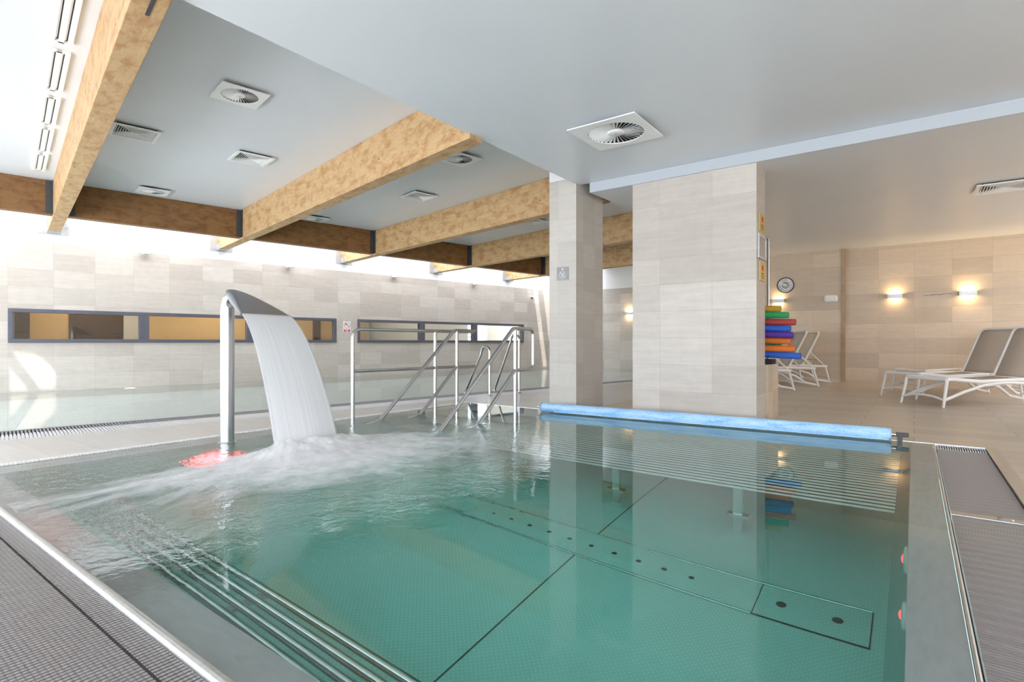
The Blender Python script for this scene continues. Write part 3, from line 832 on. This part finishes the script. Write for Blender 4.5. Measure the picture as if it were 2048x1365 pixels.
MB().cyl((-.06, 0, 0), (.0, 0, 0), .014, 14).build('axle', M['steel'], ro); MB().cyl((rl, 0, 0), (rl + .11, 0, .0), .016, 14).build('axle', M['steel'], ro)
MB().lathe([(.0, -.004), (.05, -.004), (.055, .003)], 24, XR).build('end_disc', M['white'], ro)
MB().box(rl + .04, rl + .075, -.02, .02, -.06, .0).box(rl + .03, rl + .12, -.018, .018, -.012, .02).build('axle_bracket', M['dark'], ro, bev=.003)

# ------------------------------------------------------------------ ceiling vents
def swirl(size, name='swirl_diffuser'):
    t = thing(name, '', 'air vent')
    n = 48; h = size / 2; r = size * .39
    pl = MB(); vv = []; ff = []
    for k_ in range(n):
        a = 2 * PI * k_ / n; c, s_ = math.cos(a), math.sin(a); q = h / max(abs(c), abs(s_))
        for zz in (-.010, .0):
            vv += [Vector((q * c, q * s_, zz)), Vector((r * c, r * s_, zz))]
    for k_ in range(n):
        a0, a1 = 4 * k_, 4 * ((k_ + 1) % n)
        ff += [(a0, a1, a1 + 1, a0 + 1), (a0 + 2, a0 + 3, a1 + 3, a1 + 2), (a0, a0 + 2, a1 + 2, a1), (a0 + 1, a1 + 1, a1 + 3, a0 + 3)]
    pl.add(vv, ff); pl.build('plate', M['white'], t)
    bl = MB(); nb = 36
    for k_ in range(nb):
        Mx = Matrix.Rotation(2 * PI * k_ / nb, 4, 'Z')
        r0, r1 = size * .115, r * .985; w0, w1_ = size * .010, size * .026
        tilt = math.radians(40)
        p = []
        for (rr, w_) in ((r0, w0), (r1, w1_)):
            for sg in (-1, 1): p.append(Mx @ Vector((rr, sg * w_ * math.cos(tilt), sg * w_ * math.sin(tilt) + .002)))
        q = [v + Vector((0, 0, .0025)) for v in p]
        bl.add(p + q, [(0, 1, 3, 2), (4, 6, 7, 5), (0, 4, 5, 1), (1, 5, 7, 3), (3, 7, 6, 2), (2, 6, 4, 0)])
    bl.build('vanes', M['white'], t)
    MB().lathe([(.0, -.010), (size * .10, -.010), (size * .118, -.004), (size * .118, .012)], 28).build('hub', M['white'], t)
    MB().lathe([(.0, -.014), (size * .016, -.013), (size * .02, -.009)], 12).build('screw', M['galv'], t)
    MB().lathe([(r, -.001), (r, .024), (.0, .026)], n).build('duct', M['black'], t)
    return t
sv = swirl(.43)
def put(o, loc, rz, label): o.location = loc; o.rotation_euler = (0, 0, rz); o['label'] = label
ZC = 3.272
G1 = 'square ceiling air vents with round swirl blades'
put(sv, W(1.665, 5.70, ZC), WR, 'square swirl air vent in the hall ceiling above the spout, nearest the soffit'); sv['group'] = G1
dup(sv, W(1.70, 10.28, ZC), WR, 'small swirl air vent near the cross beam over the left window', G1)
dup(sv, W(4.36, 5.70, ZC), WR, 'swirl air vent half hidden behind the end of the second long beam', G1)
dup(sv, W(4.42, 10.40, ZC), WR, 'swirl air vent peeping out under the second long beam by the cross beam', G1)
s2 = swirl(.655); put(s2, (-2.205, 4.57, 2.782), 0, 'large square swirl air vent in the grey soffit above the pool'); s2['group'] = G1
def grille(size):
    t = thing('louvre_grille', '', 'air vent'); h = size / 2
    f = MB()
    for (a0, a1, b0, b1) in ((-h, h, -h, -h * .84), (-h, h, h * .84, h), (-h, -h * .84, -h * .84, h * .84), (h * .84, h, -h * .84, h * .84)): f.box(a0, a1, b0, b1, -.008, .004)
    f.build('frame', M['white'], t, bev=.002)
    l = MB(); nl = 8
    for i in range(nl):
        # four way louvres: slats parallel to each side in its own triangle, tilted outwards
        r = h * (.82 - .80 * i / nl); wl_ = h * .085
        for q in range(4):
            Mx = Matrix.Rotation(q * PI / 2, 4, 'Z')
            p = [Vector((-r, -r, -.006)), Vector((r, -r, -.006)), Vector((r - wl_, -r + wl_, .022)), Vector((-r + wl_, -r + wl_, .022))]
            p2 = [v + Vector((0, .004, 0)) for v in p]
            pp = [Mx @ v for v in p + p2]
            l.add(pp, [(0, 1, 2, 3), (7, 6, 5, 4), (0, 4, 5, 1), (1, 5, 6, 2), (2, 6, 7, 3), (3, 7, 4, 0)])
    l.build('louvres', M['white'], t)
    MB().box(-h * .84, h * .84, -h * .84, h * .84, .024, .026).build('duct', M['black'], t)
    return t
gr = grille(.46); G2 = 'square ceiling louvre grilles'
put(gr, W(1.075, 7.56, ZC), WR, 'square louvre grille beside the first long beam'); gr['group'] = G2
dup(gr, W(2.355, 7.58, ZC), WR, 'square louvre grille between the first two long beams, right of the other', G2)
dup(gr, W(5.0, 7.62, ZC), WR, 'square louvre grille between the second and third long beams', G2)
dup(gr, W(7.70, 7.65, ZC), WR, 'small louvre grille near the slim column, above the fourth beam', G2)
g2 = grille(.56); put(g2, (.88, 8.78, 2.722), 0, 'louvre grille in the lower ceiling above the loungers'); g2['group'] = G2
G3 = 'slot air diffusers left of the first long beam'
sl0 = None
lab = ['slot air diffuser cut by the top edge of the picture, nearest the camera', 'second slot air diffuser from the top left corner', 'middle slot air diffuser of the row at the left', 'fourth slot air diffuser of the row at the left', 'last slot air diffuser, nearest the brown cross beam']
for i, (n0, n1) in enumerate(((4.75, 5.70), (5.88, 6.84), (7.04, 7.94), (8.11, 9.12), (9.27, 10.15))):
    L2 = n1 - n0
    t = thing('slot_diffuser', lab[i], 'air vent', W(.315, n0, ZC + .008), WR, G3)
    f = MB(); hw = .075
    f.box(-hw, -.040, 0, L2, -.004, .02).box(hw - .035, hw, 0, L2, -.004, .02).box(-.018, .018, 0, L2, -.004, .02).box(-.04, .04, 0, .02, -.004, .02).box(-.04, .04, L2 - .02, L2, -.004, .02)
    f.build('frame', M['white'], t)
    q = MB(); q.add([(-.040, .02, .0), (-.026, .02, .016), (-.026, L2 - .05, .016), (-.040, L2 - .05, .0)], [(0, 1, 2, 3)]); q.add([(.018, .02, .0), (.032, .02, .016), (.032, L2 - .05, .016), (.018, L2 - .05, .0)], [(0, 1, 2, 3)])
    q.build('deflector', M['white'], t)
    MB().box(-.045, .045, 0, L2, .0195, .0205).build('duct', M['black'], t)

# ------------------------------------------------------------------ things on the window wall
G4 = 'small white spot lamps along the top of the wall tiles'
lab = ['white spot lamp on the window wall, left of the second long beam', 'white spot lamp above the falling water', 'white spot lamp on the window wall between third and fourth beams', 'white spot lamp on the window wall furthest to the end']
p0 = None
for i, s in enumerate((1.92, 4.61, 7.32, 9.98)):
    if i == 0:
        p0 = thing('wall_spot', lab[0], 'lamp', W(s, 12.35, 2.58), WR, G4)
        MB().lathe([(.0, -.052), (.072, -.056), (.076, -.05), (.076, .05), (.072, .056), (.0, .052)], 24, Matrix.Translation((0, -.085, 0))).build('lamp_body', M['white'], p0)
        MB().box(-.02, .02, -.03, -.001, -.02, .02).build('arm', M['galv'], p0)
        MB().lathe([(.0, -.0535), (.05, -.0535)], 20, Matrix.Translation((0, -.085, 0))).build('lens', M['dark'], p0)
    else: dup(p0, W(s, 12.35, 2.58), WR, lab[i], G4)
cc = thing('security_camera', 'small white security camera on the window wall near the slim column', 'camera', W(12.36, 12.35, 2.32), WR)
MB().cyl((0, -.001, 0), (0, -.05, 0), .03, 14).cyl((0, -.05, 0), (0, -.08, -.02), .012, 8).build('mount', M['white'], cc)
MB().cyl((.03, -.07, -.02), (-.12, -.16, -.06), .042, 16).build('housing', M['white'], cc)
MB().cyl((-.118, -.159, -.0595), (-.128, -.165, -.062), .034, 16).build('lens', M['dark'], cc)
sg = thing('prohibition_sign', 'white sign with a red circle and a red caption bar, between the window bands', 'sign', W(6.025, 12.35, 1.226), WR)
MB().box(-.095, .095, -.006, -.001, -.132, .132).build('board', M['mark'], sg)
XF = lambda x, z, y=-.007: rotM((x, y, z), PI / 2)
rg = MB(); rg.tube([(.075 * math.cos(a * PI / 18), -.007, .042 + .075 * math.sin(a * PI / 18)) for a in range(36)], .007, 6, closed=True, flat=.4)
rg.box(-.075, .075, -.0075, -.0062, .035, .049, Matrix.Translation((0, 0, .042)) @ Matrix.Rotation(math.radians(40), 4, 'Y') @ Matrix.Translation((0, 0, -.042)))
rg.box(-.08, .08, -.0075, -.006, -.122, -.058); rg.build('red_marks', M['red'], sg)
mk = MB(); mk.add([(-.04, -.0085, .055), (-.015, -.0085, .075), (.03, -.0085, .07), (-.005, -.0085, .058), (-.02, -.0085, .045)], [(0, 4, 3, 1), (1, 3, 2)]); mk.lathe([(0, .001), (.008, 0)], 8, XF(-.045, .035)); mk.build('diver_mark', M['dark'], sg)
MB().box(-.065, .06, -.0085, -.0072, -.083, -.07).box(-.035, .035, -.0085, -.0072, -.110, -.096).build('caption', M['mark'], sg)

# ------------------------------------------------------------------ column signs
s1 = thing('pictogram_sign', 'small grey square sign with a white crossed circle on the slim column', 'sign', (-3.530, 5.82, 1.71))
MB().box(-.085, .085, -.008, -.001, -.082, .082).build('board', M['grey'], s1, bev=.002)
mk = MB(); mk.tube([(.046 * math.cos(a * PI / 18), -.0085, -.018 + .046 * math.sin(a * PI / 18)) for a in range(36)], .0055, 6, closed=True, flat=.4)
for an in (45, ): mk.box(-.046, .046, -.0095, -.008, -.004, .004, Matrix.Translation((0, 0, -.018)) @ Matrix.Rotation(math.radians(an), 4, 'Y'))
mk.box(-.03, .034, -.0095, -.008, -.0045, .0045, Matrix.Translation((0, 0, -.018)) @ Matrix.Rotation(math.radians(-58), 4, 'Y'))
mk.box(-.004, .004, -.0095, -.008, -.034, -.01, Matrix.Translation((-.006, 0, -.018)) @ Matrix.Rotation(math.radians(12), 4, 'Y'))
mk.add([(-.014, -.0088, .048), (.014, -.0088, .048), (0, -.0088, .075)], [(0, 1, 2)])
mk.build('pictogram', M['mark'], s1)
def plaque(z, y, label):
    t = thing('brass_plaque', label, 'sign', (-1.295, y, z), 0, 'brass plaques on the wide column')
    MB().box(.001, .010, -.125, .125, -.098, .098).build('plate', M['gold'], t, bev=.002)
    q = MB(); q.tube([(.011, .028 * math.cos(a * PI / 12), .04 + .028 * math.sin(a * PI / 12)) for a in range(24)], .003, 6, closed=True); q.box(.0095, .012, -.004, .004, .02, .06)
    q.build('pictogram', M['red'], t)
    MB().box(.0095, .0115, -.06, .06, -.026, -.016).box(.0095, .0115, -.075, .075, -.05, -.042).box(.0095, .0115, -.05, .05, -.072, -.064).build('lettering', M['dark'], t)
plaque(2.105, 6.16, 'upper brass plaque on the side of the wide column')
plaque(1.595, 6.175, 'lower brass plaque on the side of the wide column')
nf = thing('framed_notice', 'grey framed notice between two brass plaques on the wide column', 'notice', (-1.295, 6.16, 1.85))
f = MB()
for (y0, y1, z0, z1) in ((-.175, .175, .098, .125), (-.175, .175, -.125, -.098), (-.175, -.148, -.098, .098), (.148, .175, -.098, .098)): f.box(.001, .016, y0, y1, z0, z1)
f.build('frame', M['galv'], nf, bev=.002)
M['notice'] = flat('taupe_notice_sheet', (.42, .37, .33), .6)
MB().box(.001, .006, -.148, .148, -.098, .098).build('sheet', M['notice'], nf)

# ------------------------------------------------------------------ pool noodles on their rack
rk = thing('noodle_rack', 'thin steel frame rack behind the wide column holding the pool noodles', 'rack', (-1.345, 6.6, .605))
MB().box(-.012, .012, -.16, -.13, 0, 1.45).box(-.012, .012, .13, .16, 0, 1.45).box(-.012, .012, -.16, .16, 1.43, 1.46).build('hoop', M['steel'], rk, bev=.003)
MB().box(-.9, .09, -.1, .1, .0, .055).build('base_bar', M['black'], rk, bev=.004)
NC = {'yellow': (.60, .36, .035), 'green': (.03, .36, .12), 'red': (.50, .065, .06), 'blue': (.035, .13, .58), 'purple': (.11, .035, .34), 'orange': (.78, .20, .03)}
for q, c in NC.items():
    t = NT('%s_foam' % q); t.set(Roughness=.7); f = t.noise(t.coords('Object'), 60, 2); t.l(t.ramp(f, [(.3, tuple(x * .88 for x in c)), (.7, c)]), t.p.inputs['Base Color']); M['foam_' + q] = t.m
rows = [('blue', -.985, .700, 4.5, 'lowest blue pool noodle, longest of the pile'), ('orange', -1.045, .776, 2.0, 'lower orange pool noodle on top of the lowest blue one'), ('orange', -1.085, .860, 5.5, 'upper orange pool noodle under the purple one'),
        ('purple', -1.06, .928, 5.0, 'purple pool noodle in the pile'), ('blue', -1.085, 1.000, 5.0, 'blue pool noodle between the red and purple ones'), ('red', -1.04, 1.070, 4.5, 'red pool noodle below the green one'),
        ('green', -1.105, 1.148, 3.5, 'green pool noodle below the yellow one'), ('yellow', -1.185, 1.222, 3.0, 'yellow pool noodle on top of the pile')]
for i, (c, xe, z, dr, lb) in enumerate(rows):
    ln = 1.3
    t = thing('pool_noodle', lb, 'pool noodle', (xe, 6.60 + .012 * ((i * 7) % 3 - 1), z), math.radians((-3, 2, -4, 1, 3, -2, 2, 0)[i]), 'pool noodles in the rack')
    d = math.radians(dr)
    pts = [(-ln + .0, 0, math.sin(d) * ln * .42)] + [(-ln * (1 - u / 8), 0, math.sin(d) * ln * (1 - u / 8) ** 1.25 * .62) for u in range(1, 9)]
    pts[-1] = (0, 0, 0)
    MB().tube(pts, [.036] * 8 + [.034], 18).build('foam_tube', M['foam_' + c], t)
    MB().lathe([(.0, .0012), (.011, .0012)], 12, Matrix.Rotation(PI / 2, 4, 'Y')).build('bore', M['black'], t)
t = thing('pool_noodle', 'short visible green end of a noodle at the back of the rack', 'pool noodle', (-1.205, 6.74, .815), 0, 'pool noodles in the rack'); MB().tube([(-1, 0, .0), (0, 0, 0)], .034, 16).build('foam_tube', M['foam_green'], t)

# ------------------------------------------------------------------ right wall: clock, lamps
ck = thing('wall_clock', 'round black rimmed wall clock with roman numerals', 'clock', (-2.34, 13.56, 2.144))
XW = rotM((0, 0, 0), PI / 2)
MB().lathe([(.178, 0), (.180, .012), (.176, .026), (.166, .030), (.156, .024), (.154, .012)], 40, XW).build('rim', M['dark'], ck)
MB().disc((0, 0, .012), .158, 40, XW).build('dial', M['grey_l'] if 'grey_l' in M else M['mark'], ck)
nm = MB()
for i, s_ in enumerate(('XII', 'I', 'II', 'III', 'IIII', 'V', 'VI', 'VII', 'VIII', 'IX', 'X', 'XI')):
    a = math.radians(90 - 30 * i)
    nm.text(s_, .062, rotM((.116 * math.cos(a), -.0135, .116 * math.sin(a)), PI / 2) @ Matrix.Rotation(a - PI / 2, 4, 'Z'), .0008)
nm.tube([(.076 * math.cos(a * PI / 20), -.0135, .076 * math.sin(a * PI / 20)) for a in range(40)], .004, 6, closed=True)
nm.build('numerals', M['dark'], ck)
M['hub'] = flat('grey_dial_centre', (.35, .35, .36), .5)
MB().disc((0, 0, .0128), .072, 30, XW).build('dial_centre', M['hub'], ck)
h = MB(); h.box(-.006, .006, -.020, -.0165, -.025, .125, Matrix.Rotation(math.radians(-60), 4, 'Y')); h.box(-.007, .007, -.024, -.020, -.02, .075, Matrix.Rotation(math.radians(-67), 4, 'Y')); h.lathe([(0, .026), (.012, .026), (.012, .014)], 12, XW)
h.build('hands', M['mark'], ck)
em = thing('emergency_light', 'white rounded emergency light on the right wall by the brown edge', 'lamp', (-1.443, 13.56, 1.795))
MB().box(-.127, .127, -.07, -.001, -.072, .072).build('housing', M['white'], em, bev=.03, seg=4)
MB().box(-.10, .10, -.082, -.06, -.05, .05).build('cover', M['pale'], em, bev=.012)
def sconce(label, loc, w, e_, grp='slim warm wall lamps'):
    t = thing('wall_lamp', label, 'lamp', loc, 0, grp)
    f = MB(); f.box(-w / 2, w / 2, -.10, -.092, -.036, .036); f.box(-w / 2, -w / 2 + .006, -.10, -.001, -.036, .036); f.box(w / 2 - .006, w / 2, -.10, -.001, -.036, .036); f.box(-.05, .05, -.02, -.001, -.03, .03); f.box(-w / 2 + .006, w / 2 - .006, -.092, -.02, -.004, .004)
    f.build('shade', M['galv'] if w > .2 else M['white'], t, bev=.002)
    b = MB(); b.box(-.05, .05, -.065, -.045, .005, .010).box(-.05, .05, -.065, -.045, -.010, -.005); b.build('bulb', M['glow_warm'], t)
    for sg in (1, -1):
        li = bpy.data.lights.new('bulb_light', 'AREA'); li.energy = e_ * (1.0 if sg > 0 else .8); li.color = (1, .70, .36); li.shape = 'RECTANGLE'; li.size = .14; li.size_y = .03
        lo = bpy.data.objects.new('bulb_light', li); COL.objects.link(lo); lo.parent = t; lo.location = (0, -.055, .014 * sg)
        lo.rotation_euler = (PI if sg > 0 else 0, 0, 0)
        lo.rotation_euler.x += math.radians(12 * sg)
    return t
sconce('slim white wall lamp glowing under the clock', (-2.48, 13.56, 1.793), .26, 1.1)
sconce('slim wall lamp left of the crack, on the recessed right wall', (-.313, 13.66, 1.80), .265, 1.4)
sconce('slim wall lamp above the right loungers', (.835, 13.66, 1.80), .275, 1.8)
sconce('slim wall lamp on the right wall, beyond the picture edge', (1.99, 13.66, 1.80), .275, 1.8)
sconce('tiny wall lamp seen between the two columns', (-7.20, 15.95, 1.76), .26, 2.0)
ckm = MB()
random.seed(3)
x = .16
while x < .55:
    w_ = random.uniform(.02, .05); z_ = 1.792 + .015 * (x - .16) / .39 + random.uniform(-.004, .004)
    ckm.box(x, x + w_, 13.6585, 13.6602, z_ - random.uniform(.004, .009), z_ + .004); x += w_ + random.uniform(.0, .012)
o = ckm.build('tile_chip', M['dark']); tag(o, 'row of dark chips along a tile joint between the two wall lamps', 'mark')

# ------------------------------------------------------------------ loungers
def lounger(label, group):
    t = thing('sun_lounger', label, 'sun lounger', (0, 0, 0), 0, group)
    HW = .30; H = 1.38; LN = 1.86; z = .345
    ba = math.radians(63); BL = .78
    m = 'plastic'
    fr = MB()
    for s in (-1, 1):
        fr.tube([(0, s * HW, z + .02), (.08, s * HW, z + .022), (.5, s * HW, z - .012), (.95, s * HW, z + .004), (H, s * HW, z + .015), (LN, s * HW, z + .0)], .021, 10, flat=1.25)
    fr.tube([(0, -HW, z + .02), (0, HW, z + .02)], .021, 10, flat=1.2); fr.tube([(LN, -HW, z), (LN, HW, z)], .02, 10)
    fr.build('frame', M[m], t)
    for s in (-1, 1):
        MB().tube([(0, s * HW, z + .02), (-.03, s * (HW + .008), z - .14), (-.075, s * (HW + .02), 0)], [.020, .019, .015], 10).build('leg', M[m], t)
        MB().tube([(LN - .03, s * HW, z), (LN + .01, s * (HW + .005), z - .15), (LN + .06, s * (HW + .015), 0)], [.019, .019, .016], 10).build('leg', M[m], t)
        MB().tube([(-.03, s * HW, .10), (.25, s * HW, .20), (.55, s * HW, .285), (.85, s * HW, z - .03), (1.0, s * HW, z - .03), (1.2, s * HW, z - .045), (1.5, s * HW, .20), (1.68, s * HW, .07), (LN + .04, s * HW, .03)], .018, 10, flat=1.2).build('brace', M[m], t)
    for xx in (-.055, LN + .03):
        cb_ = MB(); cb_.tube([(xx, -HW - .012, .10), (xx + .01, -HW * .5, .135), (xx + .012, 0, .145), (xx + .01, HW * .5, .135), (xx, HW + .012, .10)], .016, 10)
        cb_.build('crossbar', M[m], t)
    st = MB(); n = 12
    vv = []
    for i in range(n + 1):
        xx = .02 + (H - .04) * i / n; zz = z + .02 - .028 * math.sin(PI * i / n) * 1.0
        vv += [Vector((xx, -HW + .012, zz)), Vector((xx, 0, zz - .012)), Vector((xx, HW - .012, zz))]
    st.add(vv, [(3 * i + j, 3 * i + j + 1, 3 * i + j + 4, 3 * i + j + 3) for i in range(n) for j in range(2)], True)
    so = st.build('seat_sling', M['sling'], t); so.modifiers.new('t', 'SOLIDIFY').thickness = .004
    def B(u, y): return Vector((H + BL * u * math.cos(ba), y, z + .025 + BL * u * math.sin(ba)))
    bw = HW - .025
    bf = MB().tube(fillet([B(0, -bw), B(1, -bw), B(1, bw), B(0, bw)], .09, 7), .019, 10, flat=1.15)
    bo = bf.build('back_frame', M[m], t)
    sl_ = MB(); vv = []
    for i in range(n + 1):
        u = i / n * .985; y_ = bw - (.0 if u < .88 else .06 * ((u - .88) / .105) ** 2)
        vv += [B(u, -y_), B(u, 0) + Vector((.012, 0, 0)), B(u, y_)]
    sl_.add(vv, [(3 * i + j, 3 * i + j + 1, 3 * i + j + 4, 3 * i + j + 3) for i in range(n) for j in range(2)], True)
    bs = sl_.build('back_sling', M['sling'], t); bs.modifiers.new('t', 'SOLIDIFY').thickness = .004
    for s in (-1, 1): MB().lathe([(.0, -.03), (.03, -.022), (.034, 0), (.03, .022), (0, .03)], 14, rotM((H - .005, s * (HW - .012), z + .03), PI / 2)).build('hinge_knob', M[m], t)
    sp_ = MB()
    for s in (-1, 1): sp_.tube([B(.42, s * (bw - .02)), (LN - .02, s * (bw - .01), z + .01)], .013, 8)
    sp_.tube([B(.42, -bw) + Vector((.035, 0, -.02)), B(.42, bw) + Vector((.035, 0, -.02))], .012, 8); sp_.tube([((H + LN) / 2 + .1, -bw + .01, z + .13), ((H + LN) / 2 + .1, bw - .01, z + .13)], .01, 8)
    sp_.build('back_stay', M[m], t)
    return t
AX = math.atan2(.703, .711)
lg = 'white loungers with taupe slings'
def place(o, far, rz):   # far = floor point of the far foot leg (local (-.075, +.32))
    c, s = math.cos(rz), math.sin(rz)
    o.location = (far[0] - (-.075 * c - .32 * s), far[1] - (-.075 * s + .32 * c), 0); o.rotation_euler = (0, 0, rz)
lo1 = lounger('white lounger at the right edge, nearest the camera of the right row', lg); place(lo1, (-.147, 9.37), AX)
def dl(label, far, rz):
    o = dup(lo1, (0, 0, 0), 0, label, lg); place(o, far, rz); return o
dl('white lounger just behind the nearest one in the right row', (-.425, 10.50), AX)
dl('white lounger partly hidden at the back of the right row', (-.33, 11.75), AX)
def placeR(o, near, rz):   # near = floor point of the near rear leg (local (1.92, -.315))
    c, s = math.cos(rz), math.sin(rz)
    o.location = (near[0] - (1.92 * c + .315 * s), near[1] - (1.92 * s - .315 * c), 0); o.rotation_euler = (0, 0, rz)
B2 = math.radians(34)
for nm_, pt in (('white lounger closest to the brown wall edge in the back left row', (-1.40, 12.95)), ('middle white lounger of the back left row, beside the blue noodle tip', (-1.47, 11.84)), ('white lounger mostly hidden behind the noodles and low wall', (-1.69, 10.62))):
    o = dup(lo1, (0, 0, 0), 0, nm_, lg); placeR(o, pt, B2)
